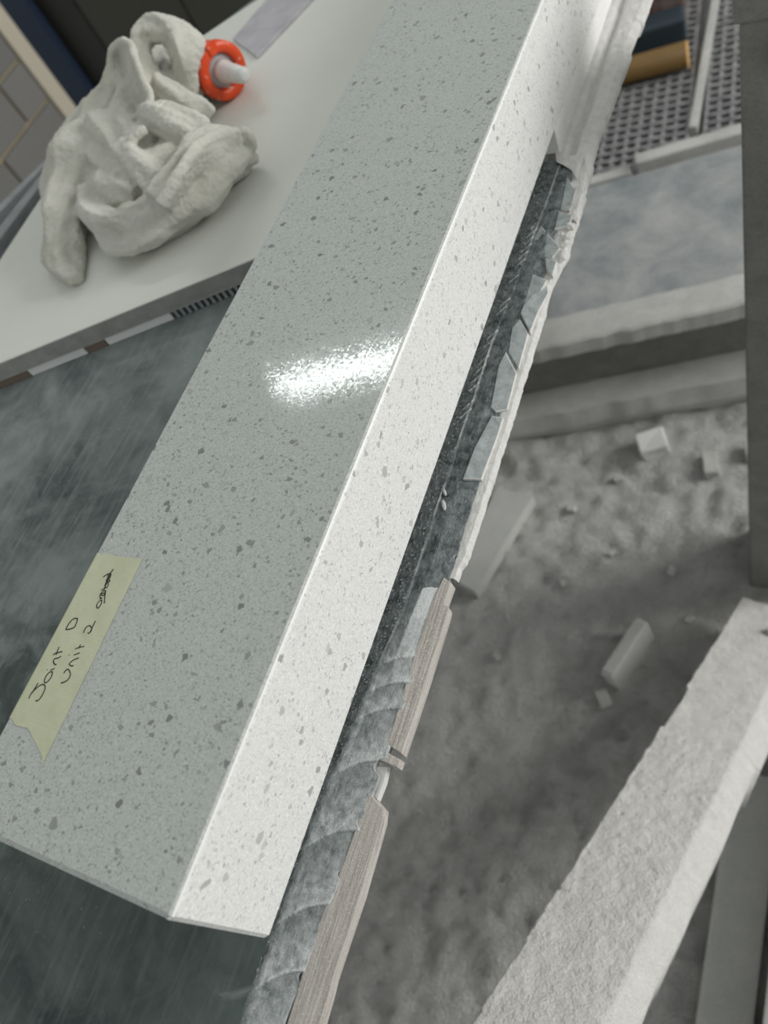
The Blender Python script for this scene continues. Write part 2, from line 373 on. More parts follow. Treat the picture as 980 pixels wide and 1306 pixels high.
HW = {"first":[[[-0.3333,0.025],[-0.3334,0.0279],[-0.3318,0.0311],[-0.3297,0.0331],[-0.3277,0.0332],[-0.3264,0.032],[-0.3259,0.0294],[-0.3262,0.0265],[-0.3273,0.0251],[-0.3282,0.0253]],[[-0.3326,0.0334],[-0.3331,0.028]],[[-0.3273,0.0405],[-0.329,0.0398],[-0.3298,0.0376],[-0.3294,0.0354],[-0.3282,0.0344],[-0.327,0.0352],[-0.3262,0.0376],[-0.3267,0.0398],[-0.3273,0.0405]],[[-0.329,0.0409],[-0.3269,0.0423]],[[-0.3314,0.0407],[-0.331,0.0408]],[[-0.327,0.049],[-0.328,0.0478],[-0.3301,0.0469],[-0.3302,0.0458],[-0.3291,0.0447],[-0.3278,0.0442],[-0.3271,0.0445]],[[-0.3325,0.0486],[-0.3312,0.0498],[-0.3276,0.0513]],[[-0.3314,0.0532],[-0.3305,0.0489]],[[-0.3289,0.0695],[-0.3315,0.069],[-0.3329,0.0663],[-0.3331,0.063],[-0.3321,0.0627],[-0.3283,0.0645],[-0.3282,0.0669],[-0.3289,0.0695]]],"second":[[[-0.3194,0.0413],[-0.3191,0.0429],[-0.3179,0.0437],[-0.3157,0.0426],[-0.3145,0.0408],[-0.3148,0.0388],[-0.3162,0.0374],[-0.318,0.0365]],[[-0.315,0.0504],[-0.3174,0.0489],[-0.3189,0.0471],[-0.3186,0.0461],[-0.3169,0.0457],[-0.3157,0.0462]],[[-0.319,0.0512],[-0.316,0.0529]],[[-0.3222,0.0505],[-0.3219,0.0506]],[[-0.3201,0.0543],[-0.3178,0.0556],[-0.3152,0.0566]],[[-0.3181,0.0571],[-0.3181,0.0549]],[[-0.3202,0.0631],[-0.3204,0.0657],[-0.3189,0.0673],[-0.3167,0.0666],[-0.3158,0.0649],[-0.3165,0.0636],[-0.3174,0.0637]],[[-0.3164,0.0704],[-0.3161,0.0643]]],"third":[[[-0.3192,0.0817],[-0.3184,0.0796],[-0.3189,0.0772],[-0.3204,0.0778],[-0.321,0.0794],[-0.3203,0.0812],[-0.3192,0.0817]],[[-0.3165,0.0804],[-0.3185,0.084],[-0.3198,0.0871]],[[-0.3211,0.0821],[-0.3197,0.0827],[-0.3212,0.0829],[-0.3222,0.0847],[-0.32,0.0841],[-0.3196,0.0858],[-0.3219,0.0851],[-0.3215,0.0865],[-0.32,0.087]],[[-0.3233,0.087],[-0.3218,0.0876],[-0.3217,0.0887],[-0.3202,0.0888],[-0.3205,0.0909],[-0.3224,0.0916],[-0.3221,0.0893]],[[-0.3233,0.0924],[-0.3205,0.0922],[-0.3215,0.0934],[-0.3232,0.0928],[-0.3218,0.0913]],[[-0.3234,0.0937],[-0.3217,0.0943],[-0.3223,0.0965],[-0.3238,0.0963],[-0.323,0.0941]],[[-0.3263,0.0941],[-0.3248,0.0958],[-0.323,0.0969],[-0.3223,0.0994]],[[-0.3212,0.0872],[-0.3218,0.0907],[-0.3227,0.0965]]]}
def ink(strokes):
    bm = bmesh.new()
    for st in strokes:
        pts = catmull([(x, y) for x, y in st], 6) if len(st) > 2 else [np.array(p) for p in st]
        tube(bm, [(p[0], p[1], .96034) for p in pts], [(.00033) + .00005 * n1(i, .5, 2) for i in range(len(pts))], 6)
    for v in bm.verts: v.co.z = .96034 + (v.co.z - .96034) * .35
    return bm
for k, lab in (('first', 'handwritten words Joint D in black pen'), ('second', 'handwritten words Unit 2 in black pen'), ('third', 'scribbled crossed-out handwritten word')):
    o = local(tape, bm_obj('handwriting', ink(HW[k]), M_ink, tape)); o['label'] = lab
tag(tape, 'torn strip of cream masking tape with handwriting stuck on the worktop edge', 'tape')

# ------------------------------------------------------------------ work table
table = empty('work_table', (-.5, .4, 0))
TZ = .86
tp = [(-.2152, -.45), (-.2152, 1.4), (-.30, 1.34), (-.55, 1.075), (-.737, .842), (-.857, .690), (-.907, .564), (-1.10, .06), (-1.25, -.45)]
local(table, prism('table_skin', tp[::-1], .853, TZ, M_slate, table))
cp = [(-.232, -.45), (-.232, 1.4), (-.31, 1.335), (-.55, 1.07), (-.735, .838), (-.853, .688), (-.903, .564), (-1.096, .06), (-1.24, -.45)]
local(table, prism('table_core', cp[::-1], .80, .8525, M_core, table))
for lx, ly in ((-.30, -.38), (-.52, 1.0), (-.85, .45), (-1.08, -.35)):
    local(table, box('leg', (lx - .04, ly - .04, .012), (lx + .04, ly + .04, .80), M_post, table, .004))
# worn bevelled edge of the table skin: ridge, chamfer, saw cuts, nibbled holes
def xe(y):
    b = np.interp(y, [-.20, -.063, .037, .165, .32, .49, .53], [-.1985, -.1933, -.1872, -.1833, -.1846, -.1865, -.1935])
    return b + .0005 * n1(y, 130, 1) + .0003 * n1(y, 420, 2)
holes = [(a_, b_ * 1.45) for a_, b_ in [(-.048, .0016), (-.020, .0013), (.000, .0015), (.026, .0015), (.0555, .0030), (.096, .0012), (.116, .0016), (.144, .0014), (.2715, .0020), (.182, .0012), (.336, .0018)]]
cuts = [-.052, -.022, .014, .050, .079, .094, .109, .133]
ys = np.arange(-.20, .528, .0007); nxx = 56
P = np.zeros((len(ys), nxx + 3, 3)); wear = np.zeros(P.shape[:2]); tone = np.zeros(P.shape[:2])
for r, y in enumerate(ys):
    e = xe(y)
    for hy, hr in holes:
        if abs(y - hy) < hr: e -= (hr * hr - (y - hy) ** 2) ** .5 * 1.1
    rid = np.interp(y, [-.2, .02, .1, .14, .22, .35, .5], [-.2143, -.2135, -.2085, -.2040, -.2048, -.2058, -.2005]) + .0005 * n1(y, 40, 4) + .0003 * n1(y, 150, 6)
    brk = np.interp(y, [-.2, .13, .17, .24, .34, .46], [-.2015, -.1990, -.1955, -.1962, -.1942, -.193]) + .0004 * n1(y, 60, 7)
    mixs = min(1, max(0, (y - .10) / .05))              # 0: scalloped saw cuts (near), 1: ridge and chamfer
    for q in range(nxx):
        x = -.2152 + (e + .2152) * q / (nxx - 1); z = TZ
        z += .00018 * fbm(x, y, 700, 2, 3) + .0002 * fbm(x, y, 160, 5, 2)
        # near part: each saw cut leaves a shallow scallop, curved across the edge
        s = y - .9 * (x + .2) + 22 * (x + .206) ** 2 - .004
        i = sum(1 for c in cuts if c < s); lo = cuts[i - 1] if i else -.09; hi = cuts[i] if i < len(cuts) else lo + .02
        f = (s - lo) / (hi - lo); near = max(0, x - rid) * .10 + .0013 * f * min(1, max(0, (x - rid) / .004))
        # mid part
        far = .0
        if x > rid: far += .0006 * min(1, (x - rid) / .001)
        if x > brk: far += (x - brk) * .30
        z -= near * (1 - mixs) + far * mixs
        pr = math.exp(-((x - rid) / .00035) ** 2)
        patch = max(0, n1(y, 38, 8) + .25) * mixs
        z += .0007 * pr * patch
        wear[r, q] = min(1, .9 * pr * patch * 1.4 + (.5 * max(0, .3 + n1(x, 900, i)) * math.exp(-((f - .03 - .03 * n1(x, 700, i + 3)) / .03) ** 2) * (1 - mixs) if x > rid + .001 else 0) + .25 * max(0, (x - e + .0007) / .0007))
        sp = noise.noise(Vector((x * 900, y * 900, 3)))
        if x < rid - .0004 and sp > .42: wear[r, q] = max(wear[r, q], .55); z += .0004
        if .275 < y < .455 and rid - .0045 < x < rid + .0008:
            nk = ((y - 1.6 * (x - rid)) / .0075) % 1.0
            if nk < .16 and n1(math.floor((y - 1.6 * (x - rid)) / .0075), .77, 6) > -.15: wear[r, q] = max(wear[r, q], .75); z += .0003
        tone[r, q] = (1 - mixs) * (min(1, max(0, (x - rid) / .003)) * (.40 + .60 * (1 - f) ** 1.6) * (.55 + .6 * (.5 + fbm(x, y, 260, 31, 3)))) + mixs * min(1, max(0, (x - brk) / .0006))
        P[r, q] = (x, y, z)
    z = P[r, nxx - 1, 2]
    for k, (dx, dz) in enumerate(((.0002, -.0012), (.0001, -.0030), (-.001, -.0062))):
        P[r, nxx + k] = (e + dx, y, z + dz); wear[r, nxx + k] = .25; tone[r, nxx + k] = 0
local(table, grid_mesh('worn_table_edge', P, M_edge, table, {'wear': wear, 'tone': tone}))
FL = [[[-0.1949,0.3565],[-0.1917,0.3647],[-0.1828,0.3533],[-0.1818,0.3229],[-0.1923,0.3357]],[[-0.1921,0.3685],[-0.1917,0.3762],[-0.1884,0.387],[-0.18,0.3968],[-0.1781,0.3912],[-0.1806,0.3728],[-0.1816,0.3533]],[[-0.1994,0.4556],[-0.1791,0.4332],[-0.1829,0.4236],[-0.198,0.4248],[-0.2016,0.4437]],[[-0.1897,0.4703],[-0.1781,0.4664],[-0.178,0.4551],[-0.1882,0.451]],[[-0.1975,0.5144],[-0.1932,0.5099],[-0.1914,0.4995],[-0.1942,0.4551],[-0.1988,0.4582]],[[-0.1918,0.5069],[-0.1833,0.4946],[-0.1794,0.4833],[-0.1817,0.4712],[-0.1888,0.472]],[[-0.1881,0.4224],[-0.179,0.42],[-0.1785,0.4055],[-0.1844,0.4107]],[[-0.1933,0.4064],[-0.1816,0.4021],[-0.1837,0.3899],[-0.1925,0.3793]],[[-0.1939,0.3356],[-0.1822,0.3194],[-0.1807,0.2896],[-0.1876,0.2862],[-0.1917,0.2891],[-0.1955,0.324]],[[-0.1893,0.2831],[-0.1816,0.2835],[-0.1813,0.2685],[-0.1827,0.2352],[-0.194,0.2328],[-0.1932,0.2559]]]
for k, pts in enumerate(FL):
    cx = sum(p[0] for p in pts) / len(pts); cy = sum(p[1] for p in pts) / len(pts)
    pts = [(cx + (x - cx) * .96, cy + (y - cy) * .985) for x, y in pts]
    sx = [.22, .30, .08, .12, -.05, .10, .15, .14, .25, .27][k]
    fk = local(table, prism('slate_flake', pts, .8535, (lambda x, y, sx=sx, cx=cx, cy=cy, k=k: .8588 - (x - cx) * sx + (y - cy) * (.02, -.02, .03, 0, .01, .02, -.03, .02, 0, -.004)[k]), M_flake, table, .0005))
    fo = fk; fo.data.materials.append(M_crust)
    for f in fo.data.polygons:
        if f.normal.z < .93: f.material_index = 1
# timber lipping pieces
TB = [[[-0.1898,0.036],[-0.1895,0.0412],[-0.179,0.0355],[-0.1776,0.0295],[-0.1765,-0.006],[-0.1773,-0.0437],[-0.1768,-0.0502],[-0.1763,-0.063],[-0.1753,-0.0729],[-0.192,-0.0792],[-0.1923,-0.0677],[-0.1934,-0.0294],[-0.1906,0.0083]],[[-0.1869,0.1674],[-0.1812,0.1648],[-0.1816,0.1509],[-0.1784,0.1497],[-0.178,0.1447],[-0.1777,0.1048],[-0.1785,0.0645],[-0.1892,0.0672],[-0.1881,0.0749],[-0.1893,0.1227],[-0.1891,0.153]],[[-0.189,0.0638],[-0.1785,0.0616],[-0.1786,0.0573],[-0.1932,0.0588]],[[-0.1854,0.0569],[-0.1845,0.0486],[-0.1852,0.0391],[-0.1909,0.0413],[-0.1919,0.0553]]]
for k, pts in enumerate(TB):
    z1 = (.8572, .8574, .8565, .8535)[k]
    o = local(table, prism('timber_lipping' if k != 3 else 'crust_lump', pts, .849, (lambda x, y, z1=z1: z1 - max(0, x + .184) * .10), M_wood if k != 3 else M_crust, table, .0006))
o.data.update()
# slurry crust along the outer edge
def crust(name, y0, y1, fi, fo, zb, amp, seed, step=.0009, nxx=26):
    ys = np.arange(y0, y1, step); P = np.zeros((len(ys), nxx + 2, 3))
    for r, y in enumerate(ys):
        a, b = fi(y), fo(y)
        for q in range(nxx):
            t = q / (nxx - 1); x = a + (b - a) * t
            z = zb(y) - (.0018 * max(0, t - .75) / .25) + amp(y) * (fbm(x * 1.0, y * .55, 210, seed, 3) + .5 * fbm(x, y, 700, seed + 1, 2))
            P[r, q] = (x, y, z)
        z = P[r, nxx - 1, 2]; P[r, nxx] = (b + .0003, y, z - .003); P[r, nxx + 1] = (b - .003, y, z - .008)
    return local(table, grid_mesh(name, P, M_crust, table))
crust('slurry_crust', .168, .4705, lambda y: xe(y) - .0004,
      lambda y: np.interp(y, [.168, .176, .18, .25, .37, .40, .43, .4705], [-.1800, -.1795, -.1775, -.1771, -.1776, -.1790, -.1742, -.1752]) + .0006 * n1(y, 160, 3) + .0004 * n1(y, 500, 5),
      lambda y: .8556, lambda y: .0004 if y < .36 else .0010, 11)
def farz(y): return np.interp(y, [.45, .50, .52, .7, 1.3], [.8565, .8600, .8612, .8606, .8604])
def groove(name):
    ys = np.arange(.462, 1.3, .0012); nxx = 44; P = np.zeros((len(ys), nxx + 2, 3))
    for r, y in enumerate(ys):
        a = np.interp(y, [.462, .502, .514, .523, .537, 1.3], [-.1815, -.1822, -.1900, -.2030, -.2075, -.2075]); b = np.interp(y, [.462, .49, .56, .64, .72, 1.3], [-.1745, -.1745, -.1760, -.1735, -.1705, -.170])
        b += .0009 * n1(y, 60, 3) + .0006 * n1(y, 190, 5) + (-.0016 if n1(y, 34, 9) > .25 else 0)
        for q in range(nxx):
            t = q / (nxx - 1); x = a + (b - a) * t
            z = farz(y) + .0006 * fbm(x, y * .6, 190, 21, 3) + .0003 * fbm(x, y, 700, 22, 2)
            if y > .53:
                z -= .0060 * math.exp(-((x + .1945 + .0010 * n1(y, 30, 2) - .016 * max(0, y - .54) * .3) / .0030) ** 2)   # gutter where the packer meets the crust
            z -= .0022 * max(0, noise.noise(Vector((x * 260, y * 70, 40))) - .18) * (1 if x > -.186 else 0)
            z -= .004 * max(0, t - .86) / .14
            P[r, q] = (x, y, z)
        z = P[r, nxx - 1, 2]; P[r, nxx] = (b + .0004, y, z - .004); P[r, nxx + 1] = (b - .004, y, z - .012)
    return local(table, grid_mesh(name, P, M_crust, table))
groove('slurry_crust')
# broken crust lumps by the end of the slate
for k, (x, y, w, l, h, a) in enumerate(((-.1775, .470, .007, .016, .0045, .2), (-.1770, .446, .006, .010, .005, -.3), (-.1768, .428, .006, .013, .0045, .15), (-.1785, .456, .005, .008, .006, .7), (-.178, .438, .005, .008, .0055, -.8), (-.1772, .488, .006, .016, .003, -.1))):
    bm = bmesh.new(); bmesh.ops.create_icosphere(bm, subdivisions=3, radius=.5)
    mt = Matrix.Translation((x, y, .856)) @ Matrix.Rotation(a, 4, 'Z') @ Matrix.Diagonal((w, l, h, 1))
    for v in bm.verts:
        v.co *= 1 + .35 * noise.noise(v.co * 2.7 + Vector((k * 9, 0, 0))); v.co = mt @ v.co
    local(table, bm_obj('crust_lump', bm, M_crust, table, False))
# two chips pressed flat on the edge
for x, y, r, a in ((-.2005, .2135, .0028, .5), (-.2028, .2225, .0020, .6)):
    bm = bmesh.new(); bmesh.ops.create_icosphere(bm, subdivisions=2, radius=1)
    mt = Matrix.Translation((x, y, .8602)) @ Matrix.Rotation(a, 4, 'Z') @ Matrix.Diagonal((r * .5, r * 1.5, r * .28, 1))
    for v in bm.verts: v.co = mt @ v.co
    tag(bm_obj('stone_chip', bm, M_white), 'sliver of white stone chip lying on the slate table edge, ' + ('longer one' if r > .0025 else 'smaller one just beyond it'), 'chip', 'slivers on the table edge')
tag(table, 'work table with worn mottled slate grey top and chipped timber edge', 'table')

# ------------------------------------------------------------------ cream slab at the back with packers
cs = empty('cream_slab', (-.5, .7, .878))
sp = [(-.752, .252), (-.345 + .10, .449 + .048), (-.245, 1.16), (-.40, 1.11), (-.585, .885), (-.690, .785), (-.785, .672), (-.770, .44)]
local(cs, prism('slab_body', sp, .8692, .8872, M_cream, cs, .0012))
d = Vector((.9, .434, 0)).normalized(); nrm_ = Vector((d.y, -d.x, 0))
bm = bmesh.new()
a = Vector((-.752, .252, 0)) + nrm_ * .0003; b = Vector((-.245, .497, 0)) + nrm_ * .0003
vs = [bm.verts.new((p.x, p.y, z)) for p, z in ((a, .8698), (b, .8698), (b, .8862), (a, .8862))]; bm.faces.new(vs)
o = local(cs, bm_obj('sawn_edge', bm, M_cream_edge, cs)); o['label'] = 'darker sawn front edge of the slab'
tag(cs, 'large cream polished stone slab lying behind the worktop under the rag', 'slab')
o0 = Vector((-.648, .302, 0))
def packer(s0, s1, z0, z1, m, dep=.04):
    xf = Matrix.Translation(o0) @ Matrix.Rotation(math.atan2(d.y, d.x), 4, 'Z')
    return box('slab_packer', (s0, .002, z0), (s1, dep, z1), m, None, .0006, xf)
g_ = 'packers under the cream slab'
tag(packer(.000, .062, .8602, .8690, M_pack), 'white packer under the cream slab, the left one', 'packer', g_)
tag(packer(.085, .153, .8602, .8690, M_pack), 'white packer under the cream slab, longer one nearer the worktop', 'packer', g_)
tag(packer(.063, .084, .8602, .8690, M_brown), 'brown wooden packer between the two white packers', 'packer', g_)
tag(packer(-.10, -.001, .8602, .8690, M_brown), 'brown wooden packer under the left front corner of the cream slab', 'packer', g_)
rb = empty('ribbed_strip', o0 + d * .24 + Vector((0, 0, .8602)))
xf = Matrix.Translation(o0) @ Matrix.Rotation(math.atan2(d.y, d.x), 4, 'Z')
local(rb, box('strip_base', (.156, .005, .8602), (.36, .03, .8688), M_stripd, rb, 0, xf))
for k in range(34): local(rb, box('rib', (.157 + k * .006, .0012, .8606), (.1598 + k * .006, .006, .8684), M_strip, rb, 0, xf))
tag(rb, 'dark ribbed strip under the cream slab next to the worktop', 'packer', g_)
oc = prism('stone_offcut', [(-.6227, .7584), (-.5672, .7118), (-.5377, .8009), (-.50, .93), (-.555, .945), (-.609, .8259)], .8874, .8910, M_lilac, None, .0005)
tag(oc, 'thin lilac grey stone offcut lying on the cream slab beyond the cartridge', 'offcut')
for k, (pts, m, z, lab) in enumerate((
    ([(-.8860, .512), (-.868, .512), (-.8285, .655), (-.8345, .660)], M_strip, .874, 'light grey stone strip on the table, outermost of the four beside the slab'),
    ([(-.8630, .44), (-.848, .43), (-.8215, .648), (-.8275, .655)], M_stripd, .868, 'thin dark stone strip on the table beside the outermost light strip'),
    ([(-.842, .40), (-.818, .39), (-.8105, .655), (-.8205, .660)], M_strip, .878, 'mid grey stone strip on the table between two dark strips'),
    ([(-.813, .36), (-.783, .35), (-.793, .668), (-.8080, .672)], M_stripd, .872, 'wide dark stone strip lying against the left edge of the cream slab'))):
    tag(prism('stone_strip', pts, .8602, z, m, None, .0008), lab, 'strip', 'stone strips beside the cream slab')

# ------------------------------------------------------------------ rag
RAG = [[[-0.6556,0.6399,0.953,0.0103],[-0.6512,0.6125,0.947,0.0173],[-0.6543,0.5846,0.937,0.0235],[-0.6606,0.5518,0.927,0.0266],[-0.6708,0.5198,0.917,0.0289],[-0.6734,0.4845,0.909,0.0271],[-0.6655,0.4489,0.904,0.0236],[-0.6491,0.4172,0.9,0.0193],[-0.6315,0.3989,0.896,0.0131],[-0.6175,0.3883,0.894,0.0072]],[[-0.6829,0.5946,0.921,0.0277],[-0.6881,0.5537,0.911,0.0291],[-0.6888,0.5165,0.903,0.0272]],[[-0.615,0.5966,0.935,0.017],[-0.6369,0.6307,0.949,0.0126],[-0.637,0.6533,0.959,0.0118],[-0.618,0.659,0.963,0.0132],[-0.5967,0.6519,0.957,0.0154],[-0.5846,0.6397,0.945,0.0161],[-0.591,0.6336,0.929,0.0156],[-0.6015,0.6274,0.913,0.0143]],[[-0.6798,0.7069,0.921,0.0223],[-0.6562,0.6712,0.917,0.0234],[-0.6408,0.647,0.913,0.023]],[[-0.6464,0.662,0.917,0.0198],[-0.6167,0.6194,0.915,0.0223],[-0.593,0.5922,0.909,0.0218]],[[-0.649,0.6151,0.949,0.0126],[-0.6284,0.5851,0.941,0.0154],[-0.6227,0.5627,0.935,0.0152]],[[-0.5871,0.5868,0.947,0.0097],[-0.5673,0.5721,0.941,0.0125],[-0.5516,0.5656,0.927,0.0147],[-0.5464,0.5678,0.913,0.0134]],[[-0.6383,0.4801,0.909,0.0181],[-0.6048,0.4456,0.909,0.0196],[-0.57,0.4289,0.91,0.0197],[-0.5445,0.4312,0.911,0.0207],[-0.525,0.4483,0.913,0.022],[-0.5073,0.4714,0.915,0.0233],[-0.4926,0.4974,0.915,0.0221],[-0.4874,0.5201,0.911,0.0189],[-0.4861,0.5356,0.907,0.0156]],[[-0.5144,0.4358,0.931,0.0119],[-0.5048,0.4586,0.935,0.012],[-0.4963,0.4823,0.937,0.0127],[-0.492,0.508,0.929,0.0137],[-0.481,0.5205,0.921,0.011]],[[-0.5841,0.4983,0.941,0.0128],[-0.5552,0.4778,0.937,0.0139],[-0.5347,0.4647,0.927,0.0137]],[[-0.5771,0.5362,0.949,0.0093],[-0.5454,0.5252,0.949,0.0126],[-0.5229,0.5214,0.939,0.0153],[-0.5101,0.5222,0.927,0.0154]],[[-0.5663,0.526,0.933,0.0173],[-0.5605,0.5109,0.923,0.0187],[-0.5437,0.5157,0.917,0.0201]],[[-0.6033,0.4744,0.927,0.0137],[-0.5768,0.4648,0.925,0.0142],[-0.5576,0.4572,0.919,0.0126]],[[-0.6393,0.5472,0.923,0.0309],[-0.5931,0.5051,0.919,0.028],[-0.602,0.4806,0.911,0.0265],[-0.5554,0.4943,0.917,0.0272],[-0.5384,0.5121,0.915,0.0258],[-0.5333,0.5267,0.907,0.0218]]]
SHEETS = [[[[-0.6463,0.5926,0.953],[-0.6502,0.6051,0.965],[-0.6426,0.6122,0.975],[-0.6287,0.6141,0.979],[-0.6115,0.6066,0.979],[-0.5937,0.5841,0.975],[-0.5727,0.5578,0.969],[-0.5627,0.5448,0.961],[-0.5749,0.5418,0.951],[-0.5908,0.5401,0.945]],[[-0.6574,0.5995,0.933],[-0.669,0.6072,0.933],[-0.6735,0.6205,0.935],[-0.6712,0.6276,0.935],[-0.6468,0.6033,0.939],[-0.6374,0.5941,0.937],[-0.6254,0.5818,0.937],[-0.6199,0.5743,0.933],[-0.6172,0.5671,0.931],[-0.6161,0.5552,0.931]],0.002937062937062937],[[[-0.5494,0.5051,0.955],[-0.5602,0.4953,0.953],[-0.575,0.4833,0.945],[-0.5928,0.4698,0.933],[-0.6145,0.4701,0.923]],[[-0.6128,0.5497,0.943],[-0.6266,0.5401,0.937],[-0.6408,0.5213,0.929],[-0.6549,0.5024,0.919],[-0.6635,0.4909,0.911]],0.0034965034965034965],[[[-0.4755,0.5314,0.923],[-0.4673,0.5262,0.921],[-0.468,0.5245,0.913],[-0.4793,0.5232,0.901]],[[-0.49,0.5243,0.921],[-0.4845,0.5223,0.917],[-0.4883,0.5228,0.909],[-0.4995,0.5248,0.899]],0.0034965034965034965],[[[-0.4985,0.4232,0.937],[-0.4862,0.4456,0.945],[-0.4823,0.4749,0.947],[-0.4818,0.5058,0.937],[-0.4722,0.5213,0.927]],[[-0.5056,0.4341,0.925],[-0.4953,0.4587,0.929],[-0.4868,0.4843,0.931],[-0.4809,0.5051,0.925],[-0.4756,0.5186,0.917]],0.004195804195804196]]
def make_rag():
    bm = bmesh.new()
    for si, st in enumerate(RAG):
        # bunched folds: each is a roll with long uneven pleats, cut flat at its hems
        pts = catmull(st, 6); N = 22; rings = []; u = None; V = [Vector(p[:3]) for p in pts]
        for i, p in enumerate(V):
            t = (V[min(i + 1, len(V) - 1)] - V[max(i - 1, 0)]).normalized()
            if u is None: u = t.orthogonal().normalized()
            u = (u - t * u.dot(t)).normalized(); v = t.cross(u); ring = []
            for k in range(N):
                a = 2 * math.pi * k / N
                r = float(pts[i][3]) * (1 + .55 * noise.noise(Vector((1.5 * math.cos(a), 1.5 * math.sin(a), i * .11 + si * 5.1))) + .16 * noise.noise(Vector((3.2 * math.cos(a), 3.2 * math.sin(a), i * .3 + si * 2.3))))
                ring.append(bm.verts.new(p + r * (u * math.cos(a) + v * math.sin(a))))
            rings.append(ring)
        for a, b in zip(rings, rings[1:]):
            for k in range(N): bm.faces.new((a[k], a[(k + 1) % N], b[(k + 1) % N], b[k]))
        bm.faces.new(rings[0][::-1]); bm.faces.new(rings[-1])
    for A, B, r in SHEETS:
        ca, cb_ = catmull(A, 5), catmull(B, 5)
        for k in range(13):
            f = k / 12
            tube(bm, [tuple(x * (1 - f) + y * f) for x, y in zip(ca, cb_)], [r * (1.35 if k == 0 else 1)] * len(ca), 8)
    me = bpy.data.meshes.new('rag'); bm.to_mesh(me); bm.free()
    t = bpy.data.objects.new('tmp', me); C.objects.link(t)
    m = t.modifiers.new('r', 'REMESH'); m.mode = 'VOXEL'; m.voxel_size = .0016
    s = t.modifiers.new('s', 'SMOOTH'); s.factor = .6; s.iterations = 4
    dg = bpy.context.evaluated_depsgraph_get(); me2 = bpy.data.meshes.new_from_object(t.evaluated_get(dg)); bpy.data.objects.remove(t)
    n = len(me2.vertices); co = np.zeros(n * 3); me2.vertices.foreach_get('co', co); co = co.reshape(-1, 3)
    nr = np.zeros(n * 3); me2.vertices.foreach_get('normal', nr); nr = nr.reshape(-1, 3)
    for i in range(n):
        p = Vector(co[i]); k = noise.ridged_multi_fractal(p * 24 + Vector((3, 1, 5)), 1.0, 2.0, 2, 1.0, 2.0) - 1.0
        co[i] += nr[i] * (.0010 * noise.noise(p * 60) + .0008 * noise.noise(p * 260) + .0008 * noise.noise(p * 600))
    co[:, 2] = np.maximum(co[:, 2], .8873)
    me2.vertices.foreach_set('co', co.ravel()); me2.update(); return me2
rag = link('cleaning_rag', make_rag(), M_rag, None, True)
tag(rag, 'crumpled grubby white towelling rag lying on the cream slab', 'rag')

# ------------------------------------------------------------------ sealant cartridge
az = math.radians(-25); ax = Vector((math.cos(az), math.sin(az), 0))
cc = Vector((-.567, .651, .9148))
xf = Matrix.Translation(cc) @ ax.to_track_quat('Z', 'Y').to_matrix().to_4x4()
ct = empty('sealant_cartridge', cc)
P_ = lambda n, pr, m, k=36: local(ct, lathe(n, pr, k, m, ct, xf))
P_('tube', [(.0235, -.105), (.0245, -.103), (.0245, -.004), (.0235, -.003)], M_plastic)
P_('collar', [(.0255, -.008), (.0270, -.006), (.0270, .004), (.0258, .0062), (.0180, .0062), (.0165, .004), (.0160, -.002), (.0160, -.004)], M_orange)
P_('recess_disc', [(.0160, -.003), (.0158, .0012), (.0100, .0018), (.004, .0018)], M_recess)
P_('nozzle', [(.0105, .0010), (.0105, .008), (.0092, .010), (.0086, .026), (.0074, .040), (.0060, .0435), (.003, .0445)], M_plastic, 24)
bm = bmesh.new()
box_bm(bm, (-.006, .0175, -.006), (.006, .0285, .0075), xf); bmesh.ops.bevel(bm, geom=list(bm.edges), offset=.001, segments=2, affect='EDGES')
local(ct, bm_obj('collar_tab', bm, M_orange, ct))
tag(ct, 'white sealant cartridge with orange collar and white nozzle lying beside the rag', 'cartridge')

# ------------------------------------------------------------------ right side: leaning beam, post
BP = Vector((-.203, -.068, .512)); bw_ = Vector((.9823, -.1871, 0)); bn = Vector((.1094, .5744, .8112)); bd = Vector((.1517, .7969, -.5847))
def beam():
    ss = np.arange(-.34, .775, .002); rows = []
    for s in ss:
        l = .0015 * n1(s, 22, 1) + .0010 * n1(s, 70, 2)
        l += -.004 * math.exp(-((s - .515) / .010) ** 2) * 0 + (.0035 if .43 < s < .52 else 0)
        r = .0840 + .0016 * n1(s, 25, 3) + .0012 * n1(s, 90, 4)
        o1 = .1075 + .0030 * n1(s, 14, 5) + .0016 * n1(s, 55, 6) + (.004 if s > .45 else 0)
        pts = []
        for q in range(46):
            t = l + (r - l) * q / 45; h = .0016 * fbm(t, s, 26, 2, 3)
            rough = 1.0 if s < .44 else .25
            h += rough * (.0009 * fbm(t, s, 130, 4, 3) - .0065 * max(0, noise.noise(Vector((t * 190, s * 170, 9))) - .46))
            pts.append((t, h))
        h0 = pts[-1][1]
        for q in range(1, 8):
            f = q / 7; pts.append((r + (o1 - r) * f, h0 * (1 - f) - .023 * f + .0012 * fbm(f * .03, s, 60, 7, 3)))
        pts += [(o1 - .002, -.045), (o1 - .006, -.085), (.05, -.088), (.006, -.085), (l - .001, -.04)]
        pts.append(pts[0])
        rows.append([tuple(BP + bd * s + bw_ * t + bn * h) for t, h in pts])
    return np.array(rows)
Bm = beam(); bo = empty('leaning_beam', (.0, .5, .05))
b_ = local(bo, grid_mesh('beam_body', Bm, M_beam, bo))
bm = bmesh.new(); bm.from_mesh(b_.data)
bmesh.ops.remove_doubles(bm, verts=bm.verts, dist=1e-6); bmesh.ops.holes_fill(bm, edges=[e for e in bm.edges if e.is_boundary], sides=0); bm.to_mesh(b_.data); bm.free()
q = BP + bd * .70 + bw_ * .058 + bn * .002
bm = bmesh.new(); tube(bm, [q, q + bn * .006], [.009, .007], 12); k = local(bo, bm_obj('bolt_head', bm, M_kerb, bo))
